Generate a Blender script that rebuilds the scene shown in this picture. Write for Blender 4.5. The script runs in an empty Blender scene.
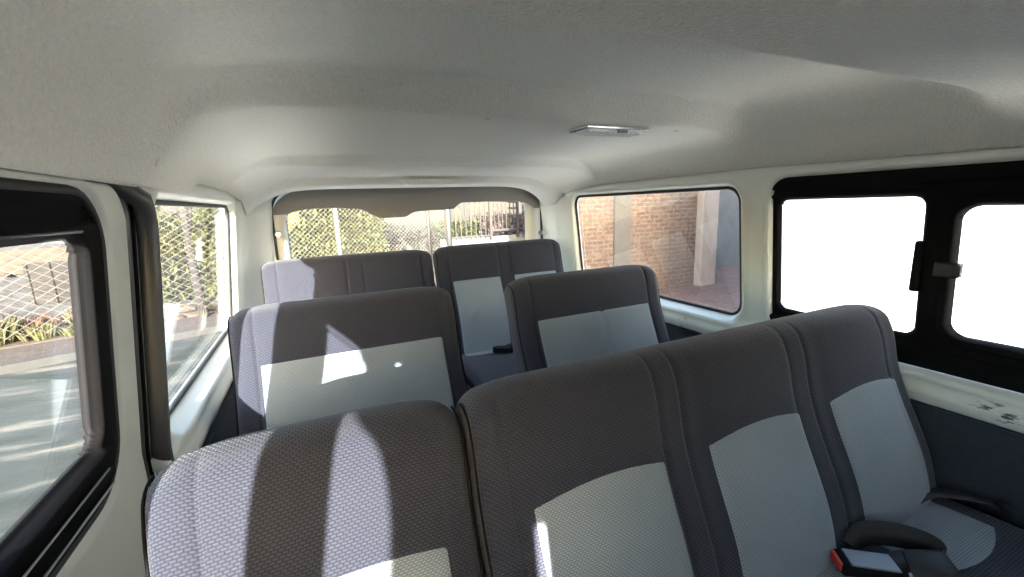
import bpy, bmesh, math, random
import numpy as np
from mathutils import Vector, Matrix
random.seed(7); rng = np.random.RandomState(3)
S = bpy.context.scene
COL = S.collection

# ------------------------------------------------------------------ helpers
def link(name, bm, mat, parent=None, smooth=False, solid=None):
    me = bpy.data.meshes.new(name); bm.normal_update(); bm.to_mesh(me); bm.free()
    o = bpy.data.objects.new(name, me); COL.objects.link(o)
    for m in (mat if isinstance(mat, (list, tuple)) else [mat]): me.materials.append(m)
    if smooth:
        for p in me.polygons: p.use_smooth = True
    if parent is not None: o.parent = parent
    if solid:
        md = o.modifiers.new('solid', 'SOLIDIFY'); md.thickness = solid[0]; md.offset = solid[1]
    return o
def tag(o, label, cat, group=None):
    o['label'] = label; o['category'] = cat
    if group: o['group'] = group
    return o
def struct(o, label=None):
    o['kind'] = 'structure'
    if label: o['label'] = label
    return o
def thing(name, label, cat, loc=(0, 0, 0), group=None):
    o = bpy.data.objects.new(name, None); COL.objects.link(o)
    o.location = loc; o.empty_display_size = .05
    return tag(o, label, cat, group)
def under(parent, o):
    """parent a mesh built in world coordinates to an Empty without moving it"""
    o.parent = parent
    o.matrix_parent_inverse = Matrix.Translation(parent.location).inverted()
    return o
def box(bm, x0, x1, y0, y1, z0, z1, bev=0.0, M=None):
    r = bmesh.ops.create_cube(bm, size=1)['verts']
    bmesh.ops.scale(bm, vec=(x1-x0, y1-y0, z1-z0), verts=r)
    bmesh.ops.translate(bm, vec=((x0+x1)/2, (y0+y1)/2, (z0+z1)/2), verts=r)
    if bev > 0:
        es = list({e for v in r for e in v.link_edges})
        rr = bmesh.ops.bevel(bm, geom=es, offset=bev, segments=3, affect='EDGES', profile=.5)
        r = list({v for f in rr['faces'] for v in f.verts} | {v for v in r if v.is_valid})
    if M is not None: bmesh.ops.transform(bm, matrix=M, verts=r)
    return r
def tube(bm, pts, r, n=8, closed=False, flat=1.0):
    pts = [Vector(p) for p in pts]; N = len(pts); rings = []
    up = None
    for i, p in enumerate(pts):
        if closed: t = pts[(i+1) % N]-pts[i-1]
        else: t = pts[min(i+1, N-1)]-pts[max(i-1, 0)]
        if t.length < 1e-9: t = Vector((0, 0, 1))
        t.normalize()
        if up is None:
            up = Vector((1, 0, 0)) if abs(t.x) < .8 else Vector((0, 0, 1))
        a = up-t*up.dot(t); a.normalize(); b = t.cross(a); up = a
        rr = r(i/(N-1)) if callable(r) else r
        rings.append([bm.verts.new(p+a*math.cos(k*2*math.pi/n)*rr*flat+b*math.sin(k*2*math.pi/n)*rr) for k in range(n)])
    for i in range(N if closed else N-1):
        A, B = rings[i], rings[(i+1) % N]
        for k in range(n): bm.faces.new((A[k], A[(k+1) % n], B[(k+1) % n], B[k]))
    if not closed:
        bm.faces.new(rings[0][::-1]); bm.faces.new(rings[-1])
def prism(bm, poly, y0, y1, axis='Y'):
    """extrude a polygon of (a,b) along an axis"""
    def mk(a, b, c):
        return {'Y': (a, c, b), 'X': (c, a, b), 'Z': (a, b, c)}[axis]
    A = [bm.verts.new(mk(a, b, y0)) for a, b in poly]; B = [bm.verts.new(mk(a, b, y1)) for a, b in poly]
    n = len(poly)
    bm.faces.new(A); bm.faces.new(B[::-1])
    for i in range(n): bm.faces.new((A[i], B[i], B[(i+1) % n], A[(i+1) % n]))
    bmesh.ops.recalc_face_normals(bm, faces=bm.faces[:])
def sdf_rr(a, b, R):
    """signed distance to a rounded rectangle R=(a0,a1,b0,b1,r); negative inside"""
    a0, a1, b0, b1, r = R
    qx = np.abs(a-(a0+a1)/2)-((a1-a0)/2-r); qy = np.abs(b-(b0+b1)/2)-((b1-b0)/2-r)
    return np.hypot(np.maximum(qx, 0), np.maximum(qy, 0))+np.minimum(np.maximum(qx, qy), 0)-r
def rr_path(R, n=8, seg=.05):
    a0, a1, b0, b1, r = R; P = []
    for cx, cy, t0 in ((a1-r, b1-r, 0), (a0+r, b1-r, 90), (a0+r, b0+r, 180), (a1-r, b0+r, 270)):
        for k in range(n+1):
            t = math.radians(t0+90*k/n); P.append((cx+r*math.cos(t), cy+r*math.sin(t)))
    Q = []
    for i in range(len(P)):
        p, q = P[i], P[(i+1) % len(P)]; d = math.hypot(q[0]-p[0], q[1]-p[1]); m = max(1, int(d/seg))
        for k in range(m): Q.append((p[0]+(q[0]-p[0])*k/m, p[1]+(q[1]-p[1])*k/m))
    return Q
def sheet(av, bv, holes, outer, fn, flip=False):
    """height field over (a,b): holes cut by signed distance and their rims snapped smooth. fn(a,b)->xyz arrays"""
    av = np.array(sorted(av)); bv = np.array(sorted(bv))
    A, B = np.meshgrid(av, bv, indexing='ij'); A = A.copy(); B = B.copy()
    h = max(np.diff(av).max(), np.diff(bv).max())
    def D(a, b):
        d = np.full(np.shape(a), 9.)
        for R in holes: d = np.minimum(d, sdf_rr(a, b, R))
        if outer is not None: d = np.minimum(d, -sdf_rr(a, b, outer))
        return d
    d = D(A, B); out = np.pad(d >= 0, 1); near = np.zeros_like(d, bool)
    for di in range(3):
        for dj in range(3): near |= out[di:di+d.shape[0], dj:dj+d.shape[1]]
    near &= d < 0                      # rim vertices just inside an opening are pulled out onto its edge
    for it in range(4):
        d = D(A, B); e = 1e-4
        ga = (D(A+e, B)-D(A-e, B))/(2*e); gb = (D(A, B+e)-D(A, B-e))/(2*e)
        q = np.maximum(np.hypot(ga, gb), .3)**2
        A = np.where(near, A-d*ga/q, A); B = np.where(near, B-d*gb/q, B)
    d = D(A, B); keep = d > -1e-3
    X, Y, Z = fn(A, B)
    bm = bmesh.new(); V = {}
    na, nb = A.shape
    for i in range(na-1):
        for j in range(nb-1):
            ids = ((i, j), (i+1, j), (i+1, j+1), (i, j+1))
            if all(keep[q] for q in ids):
                vs = []
                for q in ids:
                    if q not in V: V[q] = bm.verts.new((X[q], Y[q], Z[q]))
                    vs.append(V[q])
                try: bm.faces.new(vs[::-1] if flip else vs)
                except ValueError: pass
    return bm
def sstep(a, b, x):
    t = np.clip((x-a)/(b-a), 0, 1); return t*t*(3-2*t)

# ------------------------------------------------------------------ materials
def nodes(name):
    m = bpy.data.materials.new(name); m.use_nodes = True; nt = m.node_tree
    return m, nt, nt.nodes['Principled BSDF']
def setp(b, **k):
    for a, v in k.items():
        b.inputs[{'col': 'Base Color', 'rough': 'Roughness', 'metal': 'Metallic', 'spec': 'Specular IOR Level', 'sheen': 'Sheen Weight', 'coat': 'Coat Weight'}[a]].default_value = v
def N(nt, t, **k):
    n = nt.nodes.new(t)
    for a, v in k.items():
        if a in n.inputs: n.inputs[a].default_value = v
        else: setattr(n, a, v)
    return n
def simple(name, col, rough=.5, metal=0, spec=.5, var=0, scale=20, bump=0, bscale=200, bdist=.002):
    m, nt, b = nodes(name); setp(b, col=(*col, 1), rough=rough, metal=metal, spec=spec)
    tc = N(nt, 'ShaderNodeTexCoord')
    if var:
        no = N(nt, 'ShaderNodeTexNoise', Scale=scale, Detail=4.0)
        nt.links.new(tc.outputs['Object'], no.inputs['Vector'])
        mx = N(nt, 'ShaderNodeMix', data_type='RGBA')
        mx.inputs['A'].default_value = (*[c*(1-var) for c in col], 1); mx.inputs['B'].default_value = (*[min(1, c*(1+var)) for c in col], 1)
        nt.links.new(no.outputs['Fac'], mx.inputs['Factor']); nt.links.new(mx.outputs['Result'], b.inputs['Base Color'])
    if bump:
        n2 = N(nt, 'ShaderNodeTexNoise', Scale=bscale, Detail=3.0)
        nt.links.new(tc.outputs['Object'], n2.inputs['Vector'])
        bp = N(nt, 'ShaderNodeBump', Strength=bump, Distance=bdist)
        nt.links.new(n2.outputs['Fac'], bp.inputs['Height']); nt.links.new(bp.outputs['Normal'], b.inputs['Normal'])
    return m
def fabric(name, c_lo, c_hi, cw=.0070, ch=.0047, bump=.5, dist=.002):
    """woven knobbly seat cloth: staggered little cells running over front and top"""
    m, nt, b = nodes(name); setp(b, rough=.85, spec=.25, sheen=.12)
    tc = N(nt, 'ShaderNodeTexCoord'); sp = N(nt, 'ShaderNodeSeparateXYZ'); nt.links.new(tc.outputs['Object'], sp.inputs[0])
    ad = N(nt, 'ShaderNodeMath', operation='ADD'); nt.links.new(sp.outputs['Y'], ad.inputs[0]); nt.links.new(sp.outputs['Z'], ad.inputs[1])
    cb = N(nt, 'ShaderNodeCombineXYZ'); nt.links.new(sp.outputs['X'], cb.inputs['X']); nt.links.new(ad.outputs[0], cb.inputs['Y'])
    br = N(nt, 'ShaderNodeTexBrick'); br.offset = .5; br.squash = 1
    br.inputs['Scale'].default_value = 1; br.inputs['Brick Width'].default_value = cw; br.inputs['Row Height'].default_value = ch
    br.inputs['Mortar Size'].default_value = .0021; br.inputs['Mortar Smooth'].default_value = 1.0; br.inputs['Bias'].default_value = 0
    nt.links.new(cb.outputs[0], br.inputs['Vector'])
    mx = N(nt, 'ShaderNodeMix', data_type='RGBA'); mx.inputs['A'].default_value = (*c_hi, 1); mx.inputs['B'].default_value = (*c_lo, 1)
    nt.links.new(br.outputs['Fac'], mx.inputs['Factor'])
    no = N(nt, 'ShaderNodeTexNoise', Scale=7.0, Detail=3.0); nt.links.new(tc.outputs['Object'], no.inputs['Vector'])
    m2 = N(nt, 'ShaderNodeMix', data_type='RGBA', blend_type='MULTIPLY'); m2.inputs['Factor'].default_value = .25
    nt.links.new(mx.outputs['Result'], m2.inputs['A']); nt.links.new(no.outputs['Fac'], m2.inputs['B'])
    nt.links.new(m2.outputs['Result'], b.inputs['Base Color'])
    bp = N(nt, 'ShaderNodeBump', Strength=bump, Distance=dist); bp.invert = True
    nt.links.new(br.outputs['Fac'], bp.inputs['Height']); nt.links.new(bp.outputs['Normal'], b.inputs['Normal'])
    return m
def glass_mat(name, tint=(.93, .96, .95), refl=1.0):
    m = bpy.data.materials.new(name); m.use_nodes = True; nt = m.node_tree; nt.nodes.clear()
    out = N(nt, 'ShaderNodeOutputMaterial'); tr = N(nt, 'ShaderNodeBsdfTransparent'); tr.inputs[0].default_value = (*tint, 1)
    gl = N(nt, 'ShaderNodeBsdfGlossy'); gl.inputs['Roughness'].default_value = 0.0
    fr = N(nt, 'ShaderNodeFresnel'); fr.inputs['IOR'].default_value = 1.5
    mu = N(nt, 'ShaderNodeMath', operation='MULTIPLY'); mu.inputs[1].default_value = refl
    nt.links.new(fr.outputs[0], mu.inputs[0])
    mx = N(nt, 'ShaderNodeMixShader'); nt.links.new(mu.outputs[0], mx.inputs[0]); nt.links.new(tr.outputs[0], mx.inputs[1]); nt.links.new(gl.outputs[0], mx.inputs[2])
    nt.links.new(mx.outputs[0], out.inputs[0])
    return m
def brick_mat(name, c1, c2, mortar, w, h, ms=.008, axes='XZ', bump=.4, rough=.9):
    m, nt, b = nodes(name); setp(b, rough=rough, spec=.2)
    tc = N(nt, 'ShaderNodeTexCoord'); sp = N(nt, 'ShaderNodeSeparateXYZ'); nt.links.new(tc.outputs['Object'], sp.inputs[0])
    cb = N(nt, 'ShaderNodeCombineXYZ'); nt.links.new(sp.outputs[axes[0]], cb.inputs['X']); nt.links.new(sp.outputs[axes[1]], cb.inputs['Y'])
    wn = N(nt, 'ShaderNodeTexNoise', Scale=6.0, Detail=2.0); nt.links.new(tc.outputs['Object'], wn.inputs['Vector'])
    va = N(nt, 'ShaderNodeVectorMath', operation='SCALE'); va.inputs['Scale'].default_value = .02; nt.links.new(wn.outputs['Color'], va.inputs[0])
    vb = N(nt, 'ShaderNodeVectorMath', operation='ADD'); nt.links.new(cb.outputs[0], vb.inputs[0]); nt.links.new(va.outputs[0], vb.inputs[1])
    br = N(nt, 'ShaderNodeTexBrick'); br.offset = .5
    br.inputs['Color1'].default_value = (*c1, 1); br.inputs['Color2'].default_value = (*c2, 1); br.inputs['Mortar'].default_value = (*mortar, 1)
    br.inputs['Scale'].default_value = 1; br.inputs['Brick Width'].default_value = w; br.inputs['Row Height'].default_value = h
    br.inputs['Mortar Size'].default_value = ms; br.inputs['Mortar Smooth'].default_value = .4
    nt.links.new(vb.outputs[0], br.inputs['Vector'])
    no = N(nt, 'ShaderNodeTexNoise', Scale=14.0, Detail=5.0); nt.links.new(tc.outputs['Object'], no.inputs['Vector'])
    m2 = N(nt, 'ShaderNodeMix', data_type='RGBA', blend_type='OVERLAY'); m2.inputs['Factor'].default_value = .7
    nt.links.new(br.outputs['Color'], m2.inputs['A']); nt.links.new(no.outputs['Fac'], m2.inputs['B'])
    nt.links.new(m2.outputs['Result'], b.inputs['Base Color'])
    bp = N(nt, 'ShaderNodeBump', Strength=bump, Distance=.01); bp.invert = True
    nt.links.new(br.outputs['Fac'], bp.inputs['Height']); nt.links.new(bp.outputs['Normal'], b.inputs['Normal'])
    return m

M = {}
M['paint'] = simple('painted_metal', (.72, .745, .70), .35, var=.04, scale=6)
M['felt'] = simple('headliner_felt', (.77, .755, .71), .95, spec=.1, var=.13, scale=170, bump=1.0, bscale=210, bdist=.004)
M['dark_felt'] = simple('side_trim_felt', (.042, .048, .060), .95, spec=.1, var=.25, scale=90, bump=.4, bscale=300)
M['black'] = simple('black_plastic', (.006, .006, .007), .75, spec=.08, var=.15, scale=30)
M['black_gloss'] = simple('black_gloss_plastic', (.012, .012, .014), .25)
M['rubber'] = simple('black_rubber', (.02, .02, .022), .55)
M['grey_rubber'] = simple('ribbed_grey_rubber', (.13, .14, .15), .5)
M['seal_rubber'] = simple('ribbed_seal_rubber', (.055, .058, .062), .42)
M['grey_plastic'] = simple('grey_trim_plastic', (.28, .275, .265), .6, bump=.1, bscale=400)
M['carpet'] = simple('floor_vinyl', (.34, .34, .33), .95, var=.3, scale=60, bump=.4, bscale=250)
M['cloth_dark'] = fabric('seat_cloth_dark', (.012, .0135, .022), (.039, .042, .063))
M['cloth_light'] = fabric('seat_cloth_grey', (.150, .176, .198), (.315, .36, .40), cw=.0062, ch=.0040, bump=.35, dist=.0013)
M['vinyl'] = simple('seat_back_vinyl', (.05, .05, .055), .6)
M['webbing'] = simple('belt_webbing', (.012, .012, .014), .6, bump=.3, bscale=500)
M['white_tag'] = simple('white_tag', (.75, .72, .78), .6)
M['red'] = simple('red_button', (.45, .03, .02), .4)
M['buckle_grey'] = simple('buckle_grey', (.20, .22, .24), .35, metal=.3)
M['chrome'] = simple('chrome_bezel', (.75, .75, .76), .15, metal=1)
M['lens'] = simple('ribbed_lens', (.9, .9, .92), .12, spec=.8)
M['glass'] = glass_mat('window_glass', (.97, .985, .98), .38)
M['alu'] = simple('alu_track', (.55, .56, .58), .3, metal=.8)
def scuffed():
    m, nt, b = nodes('scuffed_painted_metal'); setp(b, rough=.35)
    tc = N(nt, 'ShaderNodeTexCoord')
    no = N(nt, 'ShaderNodeTexNoise', Scale=60.0, Detail=6.0, Roughness=.7)
    mp = N(nt, 'ShaderNodeMapping'); mp.inputs['Scale'].default_value = (1, .35, 1.2)
    nt.links.new(tc.outputs['Object'], mp.inputs[0]); nt.links.new(mp.outputs[0], no.inputs['Vector'])
    rp = N(nt, 'ShaderNodeValToRGB'); rp.color_ramp.elements[0].position = .555; rp.color_ramp.elements[1].position = .60
    nt.links.new(no.outputs['Fac'], rp.inputs[0])
    # two worn spots on the sill
    tot = None
    for c, r in (((.77, .335, .742), .052), ((.77, 1.19, .745), .03)):
        vd = N(nt, 'ShaderNodeVectorMath', operation='DISTANCE'); vd.inputs[1].default_value = c
        nt.links.new(tc.outputs['Object'], vd.inputs[0])
        mr = N(nt, 'ShaderNodeMapRange'); mr.inputs['From Min'].default_value = r; mr.inputs['From Max'].default_value = r*.4
        nt.links.new(vd.outputs['Value'], mr.inputs['Value'])
        if tot is None: tot = mr
        else:
            a = N(nt, 'ShaderNodeMath', operation='MAXIMUM'); nt.links.new(tot.outputs[0], a.inputs[0]); nt.links.new(mr.outputs[0], a.inputs[1]); tot = a
    mu = N(nt, 'ShaderNodeMath', operation='MULTIPLY'); nt.links.new(rp.outputs[0], mu.inputs[0]); nt.links.new(tot.outputs[0], mu.inputs[1])
    mx = N(nt, 'ShaderNodeMix', data_type='RGBA'); mx.inputs['A'].default_value = (.72, .745, .70, 1); mx.inputs['B'].default_value = (.04, .04, .05, 1)
    nt.links.new(mu.outputs[0], mx.inputs['Factor']); nt.links.new(mx.outputs['Result'], b.inputs['Base Color'])
    return m
M['paint_scuffed'] = scuffed()

# ------------------------------------------------------------------ van body
def Xg(z): return .815-.11*(z-.82)           # half width at the glass
def Xin(z):                                   # half width of the painted inner skin
    z = np.asarray(z, float)
    up = .803-.11*(z-.82)
    lo = np.interp(z, [0, .715, .722, .752, .765, .785, .80], [.79, .79, .772, .764, .778, .780, .805])
    x = np.where(z < .80, lo, up)
    return x
def side_sheet(s, ys, zs, holes, rims):
    def fn(a, b):
        x = Xin(b)
        for R in rims:
            d = sdf_rr(a, b, R)
            x = x+.020*(1-sstep(0, .012, d))-.010*sstep(.010, .018, d)*(1-sstep(.028, .042, d))
        return s*x, a, b
    return sheet(ys, zs, holes, None, fn, flip=(s < 0))
Q_R = (.975, 1.945, .812, 1.25, .05)
Q_L = (.975, 1.845, .815, 1.25, .045)
W_R = (-.30, .848, .812, 1.256, .045)
DOOR = (-.335, .895, .10, 1.286, .078)
FRONT = (-.76, -.395, .85, 1.268, .12)
FRONT_R = (-.98, -.38, .85, 1.25, .06)
ys = np.linspace(-1.15, 2.30, 432); zs = np.linspace(.06, 1.50, 180)
o = link('wall_right', side_sheet(1, ys, zs, [Q_R, W_R, FRONT_R], [Q_R, W_R]), M['paint_scuffed'], smooth=True, solid=(.02, 1))
struct(o, 'cream painted inner body side with scuffed sill under the windows')
o = link('wall_left', side_sheet(-1, ys, zs, [Q_L, DOOR, FRONT], [Q_L]), M['paint'], smooth=True, solid=(.02, 1))
struct(o, 'cream painted inner body side behind the sliding door')
# floor
bm = bmesh.new(); box(bm, -.80, .80, -1.15, 2.30, .0, .06)
struct(link('floor', bm, M['carpet']))
# unseen front screen added to block low sun; its slit lets one streak through
bm = bmesh.new(); box(bm, -.83, .83, -1.19, -1.15, .0, 1.0); box(bm, -.83, .83, -1.19, -1.15, 1.235, 1.50); box(bm, -.64, .83, -1.19, -1.15, .9, 1.3); prism(bm, [(-.76, .06), (-.546, .06), (-.546, 1.14), (-.66, 1.10), (-.76, .98)], -.58, -.53); box(bm, -.518, .76, -.58, -.53, .06, 1.14); box(bm, -.55, -.51, -.58, -.53, .06, .85)
struct(link('front_sun_blocker', bm, M['grey_plastic']))

bm = bmesh.new(); box(bm, -.80, .80, -1.19, 2.38, 1.495, 1.52, .008)
struct(link('roof', bm, M['paint']), 'painted outer roof skin above the headliner')
# headliner
def ceil_z(x, y):
    base = np.interp(y, [-1.2, .36, .38, .46, .78, .885, .93, 1.30, 1.62, 1.695, 1.712, 1.90, 2.02, 2.085, 2.10, 2.21, 2.32],
                     [1.378, 1.383, 1.388, 1.470, 1.480, 1.478, 1.416, 1.418, 1.413, 1.419, 1.379, 1.372, 1.367, 1.371, 1.330, 1.325, 1.318])
    flat = np.interp(y, [-1.2, .36, .42, 1.1, 1.66, 1.9, 2.06, 2.21, 2.32], [1.375, 1.383, 1.416, 1.418, 1.416, 1.384, 1.366, 1.326, 1.318])
    w = 1-sstep(.69, .744, np.abs(x))
    c = flat+(base-flat)*w
    edge = np.where(x < 0, np.interp(y, [-1.2, 1.20, 1.30, 1.70, 2.02, 2.10, 2.32], [1.272, 1.268, 1.296, 1.296, 1.270, 1.215, 1.205]),
                    np.interp(y, [-1.2, .3, .9, 1.70, 2.02, 2.10, 2.32], [1.290, 1.292, 1.302, 1.296, 1.270, 1.215, 1.205]))
    ww = np.interp(y, [-1.2, 1.9, 2.3], [.744, .744, .740])
    p = np.interp(y, [-1.2, 1.8, 2.3], [12.0, 11.0, 9.0])
    return c-(c-edge)*np.clip(np.abs(x)/ww, 0, 1)**p
xs = np.unique(np.concatenate([np.linspace(-.744, .744, 120), np.linspace(.68, .744, 20), -np.linspace(.68, .744, 20)]))
yy = np.unique(np.concatenate([np.linspace(-1.15, 2.24, 200), np.linspace(.33, .5, 30), np.linspace(.84, .98, 34), np.linspace(1.66, 1.75, 30), np.linspace(2.0, 2.24, 60)]))
# smooth the profile along y by averaging
def ceil_s(x, y):
    k = np.where(y < .40, .004, np.where(y < 1.4, .011, .005)); z = 0
    for d, w in ((-2, .1), (-1, .24), (0, .32), (1, .24), (2, .1)): z = z+w*ceil_z(x, y+d*k)
    return z
bm = sheet(xs, yy, [], None, lambda a, b: (a*np.interp(b, [-1.2, 1.9, 2.3], [1, 1, 1.0]), b, ceil_s(a, b)), flip=True)
ceiling = struct(link('ceiling', bm, M['felt'], smooth=True, solid=(.004, -1)), 'beige felt headliner with moulded ribs')
# push-in trim clips in the headliner
def clip(name, x, y, s=.008):
    z = float(ceil_s(np.array(x), np.array(y)))
    e = 1e-3
    n = Vector((-(float(ceil_s(np.array(x+e), np.array(y)))-z)/e, -(float(ceil_s(np.array(x), np.array(y+e)))-z)/e, 1)).normalized()
    bm = bmesh.new()
    bmesh.ops.create_uvsphere(bm, u_segments=16, v_segments=8, radius=s)
    bmesh.ops.scale(bm, vec=(1, 1, .35), verts=bm.verts[:])
    q = n.to_track_quat('Z', 'Y').to_matrix().to_4x4()
    bmesh.ops.transform(bm, matrix=Matrix.Translation((x, y, z))@q, verts=bm.verts[:])
    link(name, bm, M['felt'], parent=ceiling, smooth=True)
for cx, cy in ((-.725, .45), (-.722, .93), (-.10, .97), (.50, .99), (.728, .70), (.728, 1.25)): clip('trim_clip', cx, cy)

# dark felt trim panels below the windows
for s, nm, y0, y1 in ((1, 'trim_1', -1.1, 2.18), (-1, 'trim_2', .96, 2.18)):
    bm = bmesh.new(); box(bm, .765, .785, y0, y1, .07, .718, .004)
    box(bm, .757, .771, y0, y1, .7195, .7255, .002)
    if s < 0:
        bmesh.ops.scale(bm, vec=(-1, 1, 1), verts=bm.verts[:]); bmesh.ops.recalc_face_normals(bm, faces=bm.faces[:])
    struct(link(nm, bm, M['dark_felt']), 'dark felt side trim panel under the painted sill')

def pane(R, s, name, parent, inset=-.004, off=0.0, mat=None, grow=.0):
    """4 mm glass sheet following the side's lean"""
    P = rr_path((R[0]-grow, R[1]+grow, R[2]-grow, R[3]+grow, R[4]))
    bm = bmesh.new()
    A = [bm.verts.new((s*(Xg(z)+off), y, z)) for y, z in P]
    B = [bm.verts.new((s*(Xg(z)+off+.004), y, z)) for y, z in P]
    bm.faces.new(A if s < 0 else A[::-1]); bm.faces.new(B[::-1] if s < 0 else B)
    n = len(P)
    for i in range(n): bm.faces.new((A[i], A[(i+1) % n], B[(i+1) % n], B[i]))
    bmesh.ops.recalc_face_normals(bm, faces=bm.faces[:])
    return link(name, bm, mat or M['glass'], parent=parent)
def seal(R, s, r, parent, off=0, name='seal', mat=None, grow=0):
    P = rr_path((R[0]-grow, R[1]+grow, R[2]-grow, R[3]+grow, R[4]+grow), seg=.03)
    bm = bmesh.new(); tube(bm, [(s*(Xg(z)+off), y, z) for y, z in P], r, 8, True)
    return link(name, bm, mat or M['rubber'], parent=parent, smooth=True)
def winroot(name, label):
    o = bpy.data.objects.new(name, None); COL.objects.link(o); o['kind'] = 'structure'; o['label'] = label; return o
w = winroot('window_1', 'fixed rear quarter window on the left side')
pane(Q_L, -1, 'glass', w, off=.008, grow=.006); seal(Q_L, -1, .0065, w, off=.003, name='window_seal')
w = winroot('window_2', 'fixed rear quarter window on the right side facing the brick wall')
pane(Q_R, 1, 'glass', w, off=.008, grow=.006); seal(Q_R, 1, .0065, w, off=.003, name='window_seal')

w = winroot('window_4', 'front side window pane on the left'); pane(FRONT, -1, 'glass', w, off=.008, grow=.006); seal(FRONT, -1, .0065, w, off=.003, name='window_seal')
w = winroot('window_5', 'front side window pane on the right'); pane(FRONT_R, 1, 'glass', w, off=.008, grow=.006); seal(FRONT_R, 1, .0065, w, off=.003, name='window_seal')
# right black framed sliding window
w = winroot('window_3', 'black framed sliding side window on the right')
G1 = (.505, .838, .874, 1.205, .022); G2 = (-.02, .440, .893, 1.183, .032)
fy = np.linspace(-.30, .864, 330); fz = np.linspace(.798, 1.272, 134)
def frame_fn(a, b):
    x = Xg(b)-.010
    d1 = sdf_rr(a, b, G1); d2 = sdf_rr(a, b, G2)
    x = x+.010*(1-sstep(0, .008, d1))
    x = x-.012*sstep(.0, .006, d2)*(1-sstep(.020, .028, d2))+.010*(1-sstep(0, .005, d2))    # raised sash round the sliding pane
    x = x-.010*sstep(1.232, 1.238, b)-.004*sstep(1.209, 1.212, b)*(1-sstep(1.218, 1.222, b))  # top channel
    x = x-.012*(1-sstep(.845, .852, b))-.006*(1-sstep(.822, .828, b))       # bottom channel
    return x, a, b
bm = sheet(fy, fz, [G1, G2], (-.30, .860, .802, 1.268, .052), frame_fn)
link('window_frame', bm, M['black'], parent=w, smooth=True, solid=(.012, 1))
pane((G1[0], G1[1], G1[2], G1[3], .02), 1, 'glass', w, off=.004, grow=.006)
pane((G2[0], G2[1], G2[2], G2[3], .03), 1, 'glass', w, off=.0, grow=.006)
bm = bmesh.new()
for zz in (.862, .8685): tube(bm, [(Xg(zz)-.004, .50+.335*k/6, zz) for k in range(7)], .0013, 6)
link('track_line', bm, M['alu'], parent=w)
seal(G2, 1, .005, w, off=-.016, name='sash_seal', grow=.012)
bm = bmesh.new()                                          # latch on the sash and the grip on the fixed pane edge
box(bm, Xg(1.05)-.036, Xg(1.05)-.014, .425, .468, 1.028, 1.062, .004)
box(bm, Xg(1.045)-.044, Xg(1.045)-.034, .421, .433, 1.032, 1.060, .003)
link('latch', bm, M['black_gloss'], parent=w)
bm = bmesh.new(); box(bm, Xg(1.04)-.022, Xg(1.04)-.004, .494, .514, .985, 1.105, .006)
link('grip', bm, M['black'], parent=w)

# rear corner pillars (D pillars): plan line extruded
def dpillar(name, plan, z0, z1):
    bm = bmesh.new(); n = 14
    pl = []
    for i in range(len(plan)-1):
        for k in range(n): t = k/n; pl.append((plan[i][0]+(plan[i+1][0]-plan[i][0])*t, plan[i][1]+(plan[i+1][1]-plan[i][1])*t))
    pl.append(plan[-1])
    for it in range(6): pl = [pl[0]]+[((pl[i-1][0]+2*pl[i][0]+pl[i+1][0])/4, (pl[i-1][1]+2*pl[i][1]+pl[i+1][1])/4) for i in range(1, len(pl)-1)]+[pl[-1]]
    rows = [[bm.verts.new((x-math.copysign(.11*(z-.82)*.8, x), y, z)) for x, y in pl] for z in np.linspace(z0, z1, 16)]
    for a, b in zip(rows, rows[1:]):
        for i in range(len(pl)-1): bm.faces.new((a[i], a[i+1], b[i+1], b[i]))
    bmesh.ops.recalc_face_normals(bm, faces=bm.faces[:])
    return struct(link(name, bm, M['paint'], smooth=True, solid=(.006, 0)))
dpillar('pillar_left', [(-.800, 1.90), (-.790, 1.98), (-.786, 2.10), (-.752, 2.17), (-.706, 2.25), (-.70, 2.30)], .07, 1.30)
dpillar('pillar_right', [(.800, 1.985), (.790, 2.06), (.782, 2.12), (.784, 2.20), (.783, 2.25), (.783, 2.30)], .07, 1.30)

# rear wall round the tailgate opening
RO = (-.672, .757, .52, 1.345, .13)
def flat_y(Y):
    return lambda a, b: (a, np.full(np.shape(a), Y), b)
bm = sheet(np.linspace(-.83, .84, 130), np.linspace(.06, 1.50, 116), [RO], None, flat_y(2.30))
struct(link('wall_rear', bm, M['paint'], solid=(.02, 1)))
bm = bmesh.new(); tube(bm, [(a, 2.293, b) for a, b in rr_path(RO, 12, .04)], .011, 8, True)
tag(link('tailgate_seal', bm, M['rubber'], smooth=True), 'black rubber seal round the rear tailgate opening', 'seal')

# tailgate
tg = thing('tailgate', 'rear tailgate with grey upper trim and wide back window', 'door', (0, 2.35, .5))
GL = (-.615, .668, .74, 1.262, .085)
def tg_fn(a, b):
    d = sdf_rr(a, b, GL); y = 2.345-.018*sstep(.004, .016, d)+.012*sstep(.05, .075, d)
    return a, y, b
bm = sheet(np.linspace(-.70, .785, 150), np.linspace(.46, 1.375, 100), [GL], (-.69, .775, .47, 1.37, .13), tg_fn)
under(tg, link('tailgate_frame', bm, M['paint'], smooth=True, solid=(.015, 1)))
bm = bmesh.new(); P = rr_path(GL, 10)
A = [bm.verts.new((a, 2.350, b)) for a, b in P]; B = [bm.verts.new((a, 2.354, b)) for a, b in P]
bm.faces.new(A); bm.faces.new(B[::-1])
for i in range(len(P)): bm.faces.new((A[i], A[(i+1) % len(P)], B[(i+1) % len(P)], B[i]))
bmesh.ops.recalc_face_normals(bm, faces=bm.faces[:])
under(tg, link('glass', bm, M['glass']))
bm = bmesh.new(); tube(bm, [(a, 2.338, b) for a, b in P], .006, 8, True)
under(tg, link('window_seal', bm, M['rubber'], smooth=True))
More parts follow.
